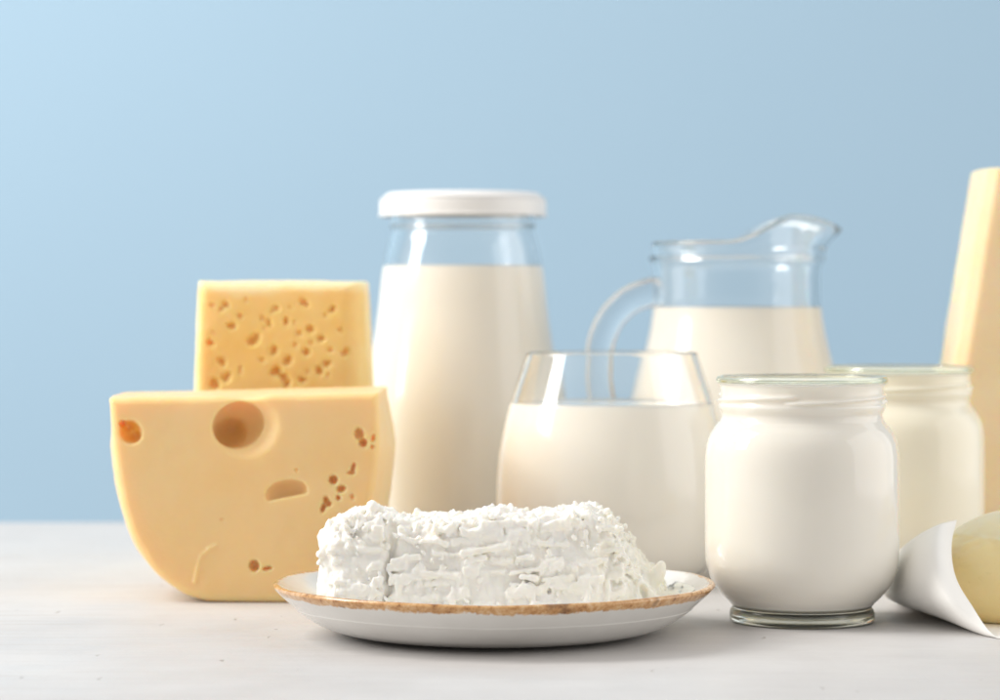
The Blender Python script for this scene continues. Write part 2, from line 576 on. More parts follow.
def poly_sdf(PX, PZ, poly):
    """signed distance to a closed 2D polygon, negative inside"""
    poly = np.array(poly, float)
    d = np.full(PX.shape, 1e9); inside = np.zeros(PX.shape, bool)
    for i in range(len(poly)):
        a, b = poly[i], poly[(i + 1) % len(poly)]
        e = b - a
        wx, wz = PX - a[0], PZ - a[1]
        t = np.clip((wx * e[0] + wz * e[1]) / (e @ e + 1e-12), 0, 1)
        d = np.minimum(d, (wx - e[0] * t) ** 2 + (wz - e[1] * t) ** 2)
        c1 = (a[1] > PZ) != (b[1] > PZ)
        with np.errstate(divide='ignore', invalid='ignore'):
            xi = a[0] + (PZ - a[1]) / (b[1] - a[1] + 1e-12) * e[0]
        inside ^= c1 & (PX < xi)
    d = np.sqrt(d)
    return np.where(inside, -d, d).astype(np.float32)

# ------------------------------------------------------------------ the setting
def box_mesh(name, x0, x1, y0, y1, z0, z1, bevel=0.0):
    import bmesh
    me = bpy.data.meshes.new(name)
    bm = bmesh.new()
    bmesh.ops.create_cube(bm, size=1.0)
    for v in bm.verts:
        v.co = Vector(((x0 + x1) / 2 + v.co.x * (x1 - x0), (y0 + y1) / 2 + v.co.y * (y1 - y0), (z0 + z1) / 2 + v.co.z * (z1 - z0))) * CM
    if bevel:
        bmesh.ops.bevel(bm, geom=list(bm.edges), offset=bevel * CM, segments=3, profile=0.5, affect='EDGES')
    bm.to_mesh(me); bm.free()
    return me

tag(link('table_top', box_mesh('table_top', -80, 80, 40, 150, -3, 0, 0.15), M_TABLE, smooth=False), kind='structure')
tag(link('backdrop', box_mesh('backdrop', -260, 260, 205, 206, -80, 180), M_BACK, smooth=False), kind='structure')

# ------------------------------------------------------------------ front cheese (half-moon block)
def build_gouda():
    D0, dep = 110.0, 8.0
    out = [(109, 399), (114, 450), (122, 500), (135, 540), (155, 572), (180, 592), (205, 601.5), (225, 603.6), (262, 603.6),
           (300, 603.6), (325, 598), (345, 580), (360, 552), (370, 515), (376, 470), (379, 430), (379, 392.5)]
    poly = [W(a, b, D0) for a, b in out]
    poly = np.array(poly)
    ox, oz = (poly[:, 0].min() + poly[:, 0].max()) / 2, 0.0
    poly[:, 0] -= ox
    poly[:, 1] = np.maximum(poly[:, 1], 0.0)
    curve = spline(list(map(tuple, poly[:-1])) , 6)
    curve = np.vstack([curve, poly[-1:]])
    h = 0.05
    lo = (poly[:, 0].min() - 1.1, -0.3, -0.3)
    hi = (poly[:, 0].max() + 1.1, dep + 0.4, poly[:, 1].max() + 0.3)
    X, Y, Z = grid(lo, hi, h)
    d2 = poly_sdf(X[:, 0, :], Z[:, 0, :], curve)
    yy = (Y - dep / 2) / (dep / 2)
    bul = 0.55 * (1 - np.clip(yy, -1, 1) ** 2)                    # the rind bulges round the middle
    lowmask = np.clip(Z / 2.0, 0, 1) * np.clip((8.6 - Z) / 2.5, 0, 1)
    a = d2[:, None, :] - bul * lowmask
    b = np.abs(Y - dep / 2) - dep / 2
    r = 0.28
    Fd = np.minimum(np.maximum(a + r, b + r), 0) + np.sqrt(np.maximum(a + r, 0) ** 2 + np.maximum(b + r, 0) ** 2) - r
    Fd = Fd.astype(np.float32)
    Fd += 0.035 * vnoise(X, Y, Z, 0.55, 3) + 0.012 * vnoise(X, Y, Z, 2.3, 4)
    Fd = np.maximum(Fd, -Z)                                        # flat foot
    def at(px, py):
        x, z = W(px, py, D0); return x - ox, z
    def hole(px, py, rx, ry, depth, y0=0.0, rot=None, k=0.08):
        s = F / D0
        x, z = at(px, py)
        carve(Fd, lo, h, (x, y0, z), (rx / s, depth, ry / s), rot, k)
    # the big eye below the top edge: a deep round pocket with a lip
    hole(247, 427, 29, 27, 0.50, -0.06, 0.35, 0.28)
    hole(237, 425, 26, 23, 1.05, 0.42, 0.35, 0.14)
    x, z = at(245, 394); carve(Fd, lo, h, (x, 0.2, z + 0.1), (0.75, 0.7, 0.25), 0.0, 0.25)
    hole(227, 434, 16, 14, 1.0, 1.15, 0.3, 0.32)
    # the orange eye at the left
    hole(130, 432, 11, 12, 0.45, 0.0, 0.4, 0.10)
    hole(128, 428, 7, 7, 0.45, 0.1, None, 0.05); hole(133, 436, 8, 7, 0.45, 0.1, None, 0.05); hole(122, 424, 4, 4, 0.45, 0.1, None, 0.05)
    # the half-closed slit: lower wall steep, upper wall shallow
    x, z = at(286, 492)
    R = 1.6
    def slit(X_, Y_, Z_):
        ca, sa = math.cos(0.20), math.sin(0.20)
        u, v = (X_ - x) * ca + (Z_ - z) * sa, -(X_ - x) * sa + (Z_ - z) * ca
        e = ell((0, 0, 0), (0.84, 0.62, 0.50))(u, Y_ + 0.02, v + 0.02)
        cut = -(v + 0.20 + 0.22 * Y_)                               # keep only what is above the lower wall
        return np.maximum(e, cut)
    local(Fd, lo, h, (x, 0, z), (R, R, R), slit, lambda a_, b_: smax(a_, -b_, 0.07))
    # small torn holes at the right
    for px, py, rx, ry, dp, rt in [(359, 434, 5, 6, 0.8, 0.3), (363, 443, 4.5, 4.5, 0.9, 0), (373, 438, 2.2, 4.2, 0.5, -0.3),
                                   (372, 447, 2.0, 2.0, 0.4, 0), (353, 468, 2.2, 5.5, 0.6, -0.25), (351, 473, 4.2, 1.8, 0.5, 0),
                                   (333, 480, 4.6, 4.6, 0.9, 0), (341, 489, 4.6, 3.6, 0.7, 0.3), (338, 498, 2.2, 2.6, 0.6, 0),
                                   (326, 501, 3.0, 5.0, 0.8, 0.2), (323, 508, 2.6, 5.0, 0.8, -0.3), (328, 504, 3.6, 3.0, 0.8, 0),
                                   (352, 497, 2.0, 3, 0.3, 0), (254, 566, 5.2, 5.8, 0.9, 0.2), (267, 568.5, 5.2, 1.9, 0.5, 0.15)]:
        hole(px, py, rx * 1.05, ry * 1.05, dp * 0.5, 0.02, rt, 0.04)
    for px, py in [(343, 519), (381, 441), (311, 590), (296, 470), (222, 520)]:
        hole(px, py, 1.6, 1.6, 0.10, 0.0, None, 0.04)
    # fine knife scratch near the foot
    pts = [at(a_, b_) for a_, b_ in [(194, 583), (197, 568), (201, 556), (209, 548), (216, 545)]]
    for (xa, za), (xb, zb) in zip(pts[:-1], pts[1:]):
        local(Fd, lo, h, ((xa + xb) / 2, 0, (za + zb) / 2), (0.6, 0.3, 0.6), capsule((xa, 0.0, za), (xb, 0.0, zb), 0.045),
              lambda a_, b_: smin(a_, b_, 0.05))
    V, Q = surface_nets(Fd, lo, h)
    o = link('cheese_half_wheel', mesh('cheese_half_wheel', V, Q), M_GOUDA)
    o.location = Vector((ox, D0, 0)) * CM
    tag(o, 'smooth pale yellow half-moon cheese with one big round hole, standing left of the plate', 'cheese')

# ------------------------------------------------------------------ rear porous cheese block
def build_porous():
    D0, dep = 121.0, 6.0
    poly = np.array([W(a, b, D0) for a, b in [(197.5, 281), (193, 392), (188, 578), (374, 578), (368, 392), (363, 281)]])
    poly[:, 1] = np.where(poly[:, 1] < 3, 0.0, poly[:, 1])
    ox = poly[:, 0].mean(); poly[:, 0] -= ox
    h = 0.06
    lo = (poly[:, 0].min() - 0.4, -0.4, -0.3); hi = (poly[:, 0].max() + 0.4, dep + 0.3, poly[:, 1].max() + 0.4)
    X, Y, Z = grid(lo, hi, h)
    a = poly_sdf(X[:, 0, :], Z[:, 0, :], poly)[:, None, :]
    b = np.abs(Y - dep / 2) - dep / 2
    # the right side is turned towards the camera a little
    a = np.maximum(a, (X - (poly[:, 0].max() - 0.90)) * 0.84 - Y * 0.50 - 0.0)
    r = 0.50
    Fd = np.minimum(np.maximum(a + r, b + r), 0) + np.sqrt(np.maximum(a + r, 0) ** 2 + np.maximum(b + r, 0) ** 2) - r
    Fd = Fd.astype(np.float32) + 0.05 * vnoise(X, Y, Z, 0.5, 13) + 0.012 * vnoise(X, Y, Z, 3.0, 14)
    Fd = np.maximum(Fd, -Z)
    s = F / D0
    rng = random.Random(5)
    holes = [(225, 304, 4, 3), (221, 309, 2.5, 3), (232, 326, 4, 4), (252, 341, 7, 5), (255, 338, 4, 5), (274, 350, 4.5, 5), (287, 361, 5, 5),
             (276, 308, 4, 2.5), (303, 302, 5, 4), (332, 309, 5, 2.5), (268, 322, 3, 4), (286, 322, 3, 5), (310, 329, 5, 4.5), (299, 333, 3, 3),
             (321, 338, 5, 2.5), (306, 352, 4.5, 4), (276, 371, 6, 5), (283, 377, 6, 3), (287, 384, 3, 6), (221, 361, 5, 4), (210, 343, 5, 3),
             (214, 384, 6, 6), (225, 378, 5, 5), (326, 364, 4, 4), (319, 371, 4, 5), (345, 352, 3.5, 6), (262, 318, 2.5, 3), (301, 380, 4, 3),
             (240, 316, 3, 2.5), (212, 305, 2.5, 2), (295, 345, 2, 2.5), (330, 350, 3, 2), (240, 372, 2, 2), (262, 360, 2.5, 2), (340, 330, 2, 3), (246, 300, 2, 2)]
    for px, py, rx, ry in holes:
        x, z = W(px, py, D0)
        carve(Fd, lo, h, (x - ox, 0.0, z), (rx / s * 0.9, 0.08 + 0.036 * max(rx, ry), ry / s * 0.9), rng.uniform(-.6, .6), 0.10)
        if max(rx, ry) > 3.5:
            x, z = W(px + rng.uniform(-4, 4), py + rng.uniform(-4, 4), D0)
            carve(Fd, lo, h, (x - ox, 0.05, z), (rx / s * .5, 0.22, ry / s * .5), rng.uniform(-.6, .6), 0.06)
    for i in range(45):
        px, py = rng.uniform(205, 350), rng.uniform(298, 560)
        x, z = W(px, py, D0); q = rng.uniform(1.2, 2.4) * (2 if py > 400 and i % 2 else 1)
        carve(Fd, lo, h, (x - ox, 0.0, z), (q / s, 0.14, q * rng.uniform(.6, 1.2) / s), rng.uniform(-1, 1), 0.08)
    V, Q = surface_nets(Fd, lo, h)
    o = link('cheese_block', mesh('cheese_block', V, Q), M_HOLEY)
    o.location = Vector((ox, D0, 0)) * CM
    tag(o, 'deep yellow cheese block full of tiny holes, standing behind the half-moon cheese', 'cheese')

# ------------------------------------------------------------------ hard cheese wedge at the right edge
def build_wedge():
    D0, dep = 126.0, 5.0
    x0, zt = W(990, 167, D0)
    x1, z1 = W(956, 372, D0)
    sl = (x1 - x0) / (z1 - zt)
    xb = x0 + sl * (0 - zt)
    poly = np.array([(x0, zt), (xb, 0), (x0 + 9.5, 0), (x0 + 6.5, zt - 0.2)])
    ox = poly[1, 0] + 5; poly[:, 0] -= ox
    h = 0.08
    lo = (poly[:, 0].min() - 0.4, -0.4, -0.3); hi = (poly[:, 0].max() + 0.4, dep + 0.3, zt + 0.4)
    X, Y, Z = grid(lo, hi, h)
    a = poly_sdf(X[:, 0, :], Z[:, 0, :], poly)[:, None, :]
    sd = (X - (poly[0, 0] + sl * (Z - zt)))
    a = np.maximum(a, (-sd + 0.42) * 0.8 - Y * 0.6)
    b = np.abs(Y - dep / 2) - dep / 2
    r = 0.12
    Fd = np.minimum(np.maximum(a + r, b + r), 0) + np.sqrt(np.maximum(a + r, 0) ** 2 + np.maximum(b + r, 0) ** 2) - r
    Fd = Fd.astype(np.float32) + 0.03 * vnoise(X, Y, Z, 0.6, 23) + 0.008 * vnoise(X, Y, Z, 2.6, 24)
    Fd = np.maximum(Fd, -Z)
    V, Q = surface_nets(Fd, lo, h)
    o = link('cheese_wedge', mesh('cheese_wedge', V, Q), M_HARD)
    o.location = Vector((ox, D0, 0)) * CM
    tag(o, 'tall leaning wedge of hard tan cheese at the right edge, behind the jars', 'cheese')

# ------------------------------------------------------------------ plate
PX, PY = (494 - 500) * 100 / F, 100.0
def build_plate():
    t = thing('plate', 'shallow white stoneware plate with speckled brown rim under the curd cheese', 'plate', (PX, PY, 0))
    outer = spline([(0, 0.16), (3.6, 0.16), (3.8, 0.15), (3.95, 0.02), (4.0, 0.0), (4.15, 0.0), (4.3, 0.05), (4.7, 0.07), (5.4, 0.14), (6.1, 0.34), (6.65, 0.63),
                    (7.12, 0.97), (7.2, 1.06), (7.47, 1.30), (7.76, 1.56), (7.9, 1.72), (7.93, 1.80), (7.88, 1.87), (7.78, 1.88), (7.62, 1.80), (7.3, 1.58), (6.7, 1.18),
                    (6.0, 0.82), (5.2, 0.58), (4.0, 0.47), (2.0, 0.43), (0, 0.42)], 6)
    # split at the lip: the dish and its rim
    r = outer[:, 0]
    k0 = int(np.argmax(r > 7.45)); k1 = len(r) - 1 - int(np.argmax(r[::-1] > 7.45))
    rng = np.random.RandomState(2)
    ph = rng.rand(6) * 6.28
    def wob(R, Z, T, I):
        w = 0.012 * np.sin(3 * T + ph[0]) + 0.008 * np.sin(5 * T + ph[1]) + 0.006 * np.sin(11 * T + ph[2])
        return R * (1 + w * 0.25), Z + w * np.clip(R / 7.9, 0, 1) ** 3 * 1.5
    def tube(name, prof):
        return link(name, lathe(name, prof, 220, wob), M_PLATE, t)
    dish_out, rim_p, dish_in = outer[:k0 + 1], outer[k0:k1 + 1], outer[k1:]
    a = link('dish', lathe('dish', dish_out, 220, wob), M_PLATE, t)
    # join the inner face of the dish to the same mesh
    b = lathe('dish_inner', dish_in, 220, wob)
    import bmesh
    bm = bmesh.new(); bm.from_mesh(a.data); bm.from_mesh(b); bmesh.ops.recalc_face_normals(bm, faces=bm.faces)
    bm.to_mesh(a.data); bm.free()
    for p_ in a.data.polygons: p_.use_smooth = True
    o = tube('rim', rim_p)
    o['label'] = 'speckled brown glazed rim'

# ------------------------------------------------------------------ curd cheese on the plate
def build_curd():
    h = 0.042
    lo = (-6.8, -3.2, -0.1); hi = (6.9, 4.2, 4.4)
    X, Y, Z = grid(lo, hi, h)
    rng = random.Random(11)
    # plan: a log from x=-5.6 to 4.6, its right end sliding out to 6
    tx = [-5.9, -5.38, -4.7, -4.0, -3.3, -2.6, -1.8, -0.8, 0.2, 1.2, 2.2, 3.15, 3.8, 4.8, 5.3, 5.9, 6.6]
    tz = [2.7, 3.15, 3.46, 3.55, 3.36, 3.25, 3.20, 3.34, 3.54, 3.34, 3.46, 3.58, 3.40, 2.75, 2.5, 1.9, 1.2]
    top = np.interp(X[:, 0, 0], tx, tz).astype(np.float32)[:, None, None]
    top = top + 0.09 * vnoise(X, Y, Z * 0, 1.3, 31)
    yf = -2.25 + 0.12 * vnoise(X, Y * 0, Z, 0.9, 32) + 0.07 * vnoise(X, Y * 0, Z, 2.2, 33) + np.clip(X - 3.3, 0, 9) * 0.55 + np.clip(-X - 4.9, 0, 2) * 0.5
    # deep vertical furrow left of the middle
    yf = yf + 0.34 * np.exp(-((X + 3.45 - 0.05 * Z) / 0.13) ** 2)
    yb = 2.6
    base = smax(smax(Z - top, yf + 0.12 * (Z - 0.4) - Y + 0.0, 0.5), Y - yb, 0.6)
    right = (X - 5.75) * 0.72 + (Z - 0.6) * 0.62 + (-Y) * 0.12 - 0.15 + 0.1 * vnoise(X, Y, Z, 1.4, 35)
    left = -(X + 5.72) * 0.99 + (Z - 2) * 0.04
    base = smax(smax(base, right, 0.35), left, 0.4)
    Fd = (base * 0.9).astype(np.float32)
    # crumbly relief: strong on the top and on the right end, soft on the pressed face
    rough = np.clip((Z - 2.5) / 0.6, 0, 1) + np.clip((X - 3.7) / 0.5, 0, 1)
    rough = np.clip(rough, 0.10, 1)
    n1 = vnoise(X, Y, Z, 2.6, 41); n2 = vnoise(X, Y, Z, 6.0, 42); n3 = vnoise(X, Y, Z, 12.0, 43)
    right_f = np.clip((X - 3.9) / 0.6, 0, 1)
    Fd += rough * (0.10 * n1 * (1 - 0.4 * right_f) + 0.065 * n2 + 0.035 * n3) + 0.022 * n2 + 0.014 * n3
    del n1, n2, n3
    def yface(x, z):
        return -2.25 + max(x - 3.3, 0) * 0.55 + max(-x - 4.9, 0) * 0.5 + 0.12 * (z - 0.4)
    # pressed mould bars, laid in broken courses across the front
    z = 0.75
    row = 0
    while z < 3.4:
        x = -5.5 + rng.uniform(0, 0.5)
        while x < 4.15:
            L = rng.uniform(0.4, 1.6)
            if x < -3.5 < x + L: L = max(0.2, -3.6 - x)
            if rng.random() < 0.72:
                tilt = rng.uniform(-0.13, 0.14) + (0.07 if x > 0 else 0.0)
                r = rng.uniform(0.06, 0.13)
                x2 = min(x + L, 4.25)
                out = rng.uniform(0.0, 0.12)
                zz = z + rng.uniform(-0.11, 0.11)
                a = (x, yface(x, zz) - out + 0.02, zz); b = (x2, yface(x2, zz) - out + 0.02, zz + (x2 - x) * tilt)
                if x2 - x > 0.25 and zz < np.interp((x + x2) / 2, [-5.4, -4, -2, 0, 1.6, 3, 4.2], [2.9, 3.35, 3.1, 3.3, 3.25, 3.45, 3.15]):
                    c = ((a[0] + b[0]) / 2, (a[1] + b[1]) / 2, (a[2] + b[2]) / 2)
                    R = (L / 2 + 0.35, 0.9, 0.5)
                    sd = rng.randint(50, 60)
                    hl, hz, hy = (x2 - x) / 2, r, rng.uniform(0.08, 0.15)
                    def fn(X_, Y_, Z_, c=c, hl=hl, hz=hz, hy=hy, tl=tilt, sd=sd):
                        # a flat pressed bar with soft edges and slightly ragged outline
                        u = np.abs(X_ - c[0]) - hl; w = np.abs(Z_ - c[2] - (X_ - c[0]) * tl) - hz; v_ = np.abs(Y_ - c[1]) - hy
                        q_ = 0.075
                        return (np.sqrt(np.maximum(u + q_, 0) ** 2 + np.maximum(w + q_, 0) ** 2 + np.maximum(v_ + q_, 0) ** 2) - q_
                                + 0.035 * vnoise(X_, Y_, Z_, 3.2, sd) + 0.02 * vnoise(X_, Y_, Z_, 9.0, sd))
                    local(Fd, lo, h, c, R, fn, lambda p, q: smin(p, q, 0.085))
            x += L + rng.uniform(0.03, 0.22)
        z += rng.uniform(0.21, 0.29)
        row += 1
    # a few upright pieces and fallen flakes crossing the courses
    for (x, z0, z1, r) in [(-4.0, 0.9, 1.5, .10), (-2.9, 0.6, 1.15, .10), (-3.05, 1.2, 1.6, .09), (1.3, 0.5, 1.55, .11), (1.15, 1.3, 1.6, .1), (-1.4, .6, 1.3, .1),
                           (3.0, 1.3, 1.75, .1), (3.7, 1.2, 1.7, .09), (0.2, 0.5, 1.0, .11), (2.5, 0.5, 0.95, .1), (-0.7, 2.0, 2.4, .09), (-5.2, .9, 1.7, .1)]:
        local(Fd, lo, h, (x, yface(x, z0), (z0 + z1) / 2), (0.5, 0.8, 0.8),
              capsule((x, yface(x, z0) - 0.06, z0), (x + rng.uniform(-.12, .12), yface(x, z1) - 0.06, z1), r), lambda p, q: smin(p, q, 0.05))
    # crumbs: on top, down the right end, at the foot
    def crumb(x, y, z_, r, k=0.07):
        rr = (r * rng.uniform(.8, 1.4), r * rng.uniform(.8, 1.2), r * rng.uniform(.6, 1.1))
        local(Fd, lo, h, (x, y, z_), (r * 2.2,) * 3, ell((x, y, z_), rr, rng.uniform(-1, 1)), lambda p, q: smin(p, q, k))
    for i in range(260):
        x = rng.uniform(-5.1, 4.4); y = rng.uniform(-2.0, 1.6)
        crumb(x, y, float(np.interp(x, tx, tz)) + rng.uniform(-0.09, 0.03), rng.choice([.04, .05, .07, .09, .12]))
    for i in range(300):
        z_ = rng.uniform(0.5, 3.1); y = rng.uniform(-1.9, 2.0)
        x = 5.75 + (0.15 - (z_ - 0.6) * 0.62 + y * 0.12) / 0.72 + rng.uniform(-.14, 0)
        yy = max(y, yface(x, z_))
        crumb(x, yy, z_, rng.choice([.035, .05, .06, .08, .10, .13]))
    for i in range(230):
        x = rng.uniform(-5.4, 5.4)
        crumb(x, yface(x, 0.5) - rng.uniform(-0.05, 0.12), rng.uniform(0.45, 0.9), rng.choice([.05, .08, .11, .14]), 0.05)
    for i in range(260):
        x = rng.uniform(-5.4, 4.2); z_ = rng.uniform(0.8, 3.2)
        crumb(x, yface(x, z_) - 0.05, z_, rng.choice([.03, .05, .07, .09]), 0.04)
    # proud lumps seen against the background
    for (x, y, z_, r) in [(-5.66, -1.5, 2.35, .17), (-5.6, -1.5, 2.5, .13), (-5.7, -1.5, 2.15, .13), (-4.0, -1.1, 3.62, .22), (-3.75, -1.1, 3.52, .15),
                          (-4.35, -1.1, 3.5, .15),                           (0.6, -.6, 3.5, .14), (0.9, -.8, 3.44, .16), (0.3, -.6, 3.5, .13)]:
        crumb(x, y, z_, r, 0.05)
    for a_, b_, r in [((4.9, 0, .8), (6.0, 0, 0.95), .28), ((5.0, .1, 1.1), (5.45, .1, 1.75), .22), ((5.35, .1, 1.3), (5.55, .1, 1.92), .12)]:
        c_ = tuple((p_ + q_) / 2 for p_, q_ in zip(a_, b_))
        local(Fd, lo, h, c_, (1.2, 1.0, 1.2), capsule(a_, b_, r), lambda p, q: smin(p, q, 0.12))
    # small voids with whey in them
    for (x, z_, r) in [(-2.75, .95, .13), (4.9, 1.3, .2), (4.25, 2.3, .1), (-4.5, 1.1, .1), (1.8, 1.45, .09), (3.95, 2.6, .09)]:
        y = yface(x, z_)
        carve(Fd, lo, h, (x, y - 0.02, z_), (r * .7, r * 1.3, r), 0.1, 0.03)
    V, Q = surface_nets(Fd, lo, h)
    # keep the connected body only (drop floating specks)
    n = len(V); par = np.arange(n)
    E = np.concatenate([Q[:, [0, 1]], Q[:, [1, 2]], Q[:, [2, 3]]])
    for _ in range(400):
        m = np.minimum(par[E[:, 0]], par[E[:, 1]])
        new = par.copy()
        np.minimum.at(new, E[:, 0], m); np.minimum.at(new, E[:, 1], m)
        new = new[new]
        if (new == par).all(): break
        par = new
    vals, cn = np.unique(par, return_counts=True)
    keep = vals[cn > 60]
    km = np.isin(par, keep)
    Q = Q[km[Q[:, 0]]]
    remap = np.cumsum(km) - 1
    V, Q = V[km], remap[Q]
    x, y, z = (V[:, i].astype(np.float32) for i in range(3))
    for f_, amp, sd in ((1.7, 0.08, 70), (4.5, 0.035, 73), (10.0, 0.018, 76)):
        for i in range(3):
            V[:, i] += amp * vnoise(x, y, z, f_, sd + i)
    V[:, 0] *= 1.09
    V[:, 2] = 0.45 + (V[:, 2] - 0.45) * 1.29
    # it lies on the plate's well
    rad = np.sqrt(V[:, 0] ** 2 + (V[:, 1] + 0.2) ** 2)
    well = np.interp(rad, [0, 2, 4, 5.2, 6.0, 6.7, 7.3], [.42, .43, .47, .58, .82, 1.18, 1.58])
    V[:, 2] = np.maximum(V[:, 2], well + 0.012 + 0.004 * (V[:, 2] - well))
    o = link('curd_cheese', mesh('curd_cheese', V, Q), M_CURD)
    o.location = Vector((PX, PY + 0.2, 0)) * CM
    tag(o, 'long crumbly block of white curd cheese lying on the brown-rimmed plate', 'curd cheese')

# ------------------------------------------------------------------ glass vessels
def contents(name, outer, level, m, parent, foot=0.8, hug=0.004, segs=160, neck=None, deform=None, dip=0.10):
    """liquid filling a thin-walled vessel: outer = its outside curve, bottom-centre upward"""
    k0 = int(np.argmax((outer[:, 1] > foot) & (outer[:, 0] > outer[:, 0].max() * 0.3)))
    top = neck[0] if neck else level
    w = outer[k0:]
    w = w[w[:, 1] < top]
    w = w + np.array([hug, 0])
    r0, z0 = w[0]
    bot = [(r0 * math.sin(q * math.pi / 2), z0 - dip * math.cos(q * math.pi / 2)) for q in np.linspace(0, 1, 12)][:-1]
    rl = float(np.interp(level, outer[:, 1][k0:], outer[:, 0][k0:])) + hug
    if neck:                                   # thick-walled neck: the filling draws in to the inner face there
        rl = neck[1]
        tops = [(neck[1] + 0.02, top + 0.06), (neck[1], top + 0.2), (rl, level)]
    else:
        tops = [(rl, level)]
    tops += [(rl - 0.02, level + 0.02), (rl - 0.10, level + 0.02), (rl - 0.22, level - 0.03), (rl - 0.45, level - 0.04), (rl * 0.5, level - 0.04), (0, level - 0.04)]
    prof = np.vstack([bot, w, tops])
    return link(name, lathe(name, prof, segs, deform), m, parent)

def vessel(outer_pts, wall, foot, n=6):
    """outer curve from bottom centre up to the rim; returns closed profile and the inner curve bottom-up"""
    outer = spline(outer_pts, n)
    rim_z = outer[-1, 1]
    zs = outer[:, 1]; rs = outer[:, 0]
    # inner curve follows the outer wall above the foot
    k = int(np.argmax((zs > foot) & (rs > rs.max() * 0.3)))
    w = offset_inner(outer[k:], wall)
    z0 = w[0, 1]; r0 = w[0, 0]
    w = w[w[:, 0] > 0.05]
    bot = []
    for q in np.linspace(0, 1, 10):
        bot.append((r0 * math.sin(q * math.pi / 2), z0 - 0.12 * math.cos(q * math.pi / 2)))
    inner = np.vstack([bot[:-1], w])
    inner[:, 1] = np.minimum(inner[:, 1], rim_z)
    rimc = (outer[-1] + inner[-1]) / 2
    rr = np.linalg.norm(outer[-1] - inner[-1]) / 2
    e = outer[-1] - rimc; a0 = math.atan2(e[1], e[0])
    lip = [(rimc[0] + rr * math.cos(a0 + q), rimc[1] + rr * math.sin(a0 + q)) for q in np.linspace(0, math.pi, 9)[1:-1]]
    prof = np.vstack([outer, lip, inner[::-1]])
    return prof, inner, len(outer)

def build_bottle():
    D = 133.0; s = F / D
    t = thing('milk_bottle', 'tall glass milk bottle with a white screw lid, behind the cheese and tumbler', 'milk bottle', ((463 - 500) / s, D, 0))
    pts = [(0, 0.25), (3.2, 0.2), (4.1, 0.02), (4.4, 0.02), (4.75, 0.35), (4.92, 1.0), (5.0, 3.0), (4.98, 5.0), (4.84, 6.8), (4.58, 8.3), (4.33, 9.7), (4.08, 11.4), (3.95, 12.6),
           (3.82, 13.6), (3.64, 14.5), (3.46, 15.1), (3.40, 15.3), (3.46, 15.42), (3.50, 15.55), (3.44, 15.7), (3.42, 15.9), (3.46, 16.2), (3.46, 16.7)]
    prof, inner, no = vessel(pts, 0.20, 0.55)
    link('bottle_glass', lathe('bottle_glass', prof), M_CLEAR, t)
    contents('milk', prof[:no], 13.62, M_MILK, t)
    lid = spline([(0, 17.14), (3.5, 17.14), (3.5, 17.14), (3.66, 17.08), (3.94, 16.78), (3.99, 16.68), (4.0, 16.6), (4.0, 16.6), (4.0, 16.16), (4.0, 16.12), (4.04, 16.06), (4.02, 15.99), (3.9, 15.98), (3.86, 16.0),
                  (3.84, 16.08), (3.84, 16.7), (3.7, 16.86), (0, 16.86)], 5)
    def knurl(R, Z, T, I):
        return R + 0.0 * np.sin(T * 60) * ((R > 3.95) & (Z > 15.95) & (Z < 16.6)), Z
    link('lid', lathe('lid', lid, 360, knurl), M_LID, t)

def build_tumbler():
    D = 119.0; s = F / D
    t = thing('milk_glass', 'wide rimless glass tumbler of milk directly behind the curd cheese plate', 'glass of milk', ((612 - 500) / s, D, 0))
    pts = [(0, 0.05), (2.4, 0.02), (3.1, 0.03), (3.7, 0.28), (4.3, 0.85), (4.7, 1.7), (4.9, 2.9), (4.93, 4.1), (4.82, 5.4), (4.6, 6.6), (4.33, 7.65), (4.0, 8.7), (3.66, 9.72)]
    prof, inner, no = vessel(pts, 0.13, 0.5)
    link('tumbler_glass', lathe('tumbler_glass', prof), M_CLEAR, t)
    contents('milk', prof[:no], 7.6, M_MILK, t, foot=0.3, dip=0.12)

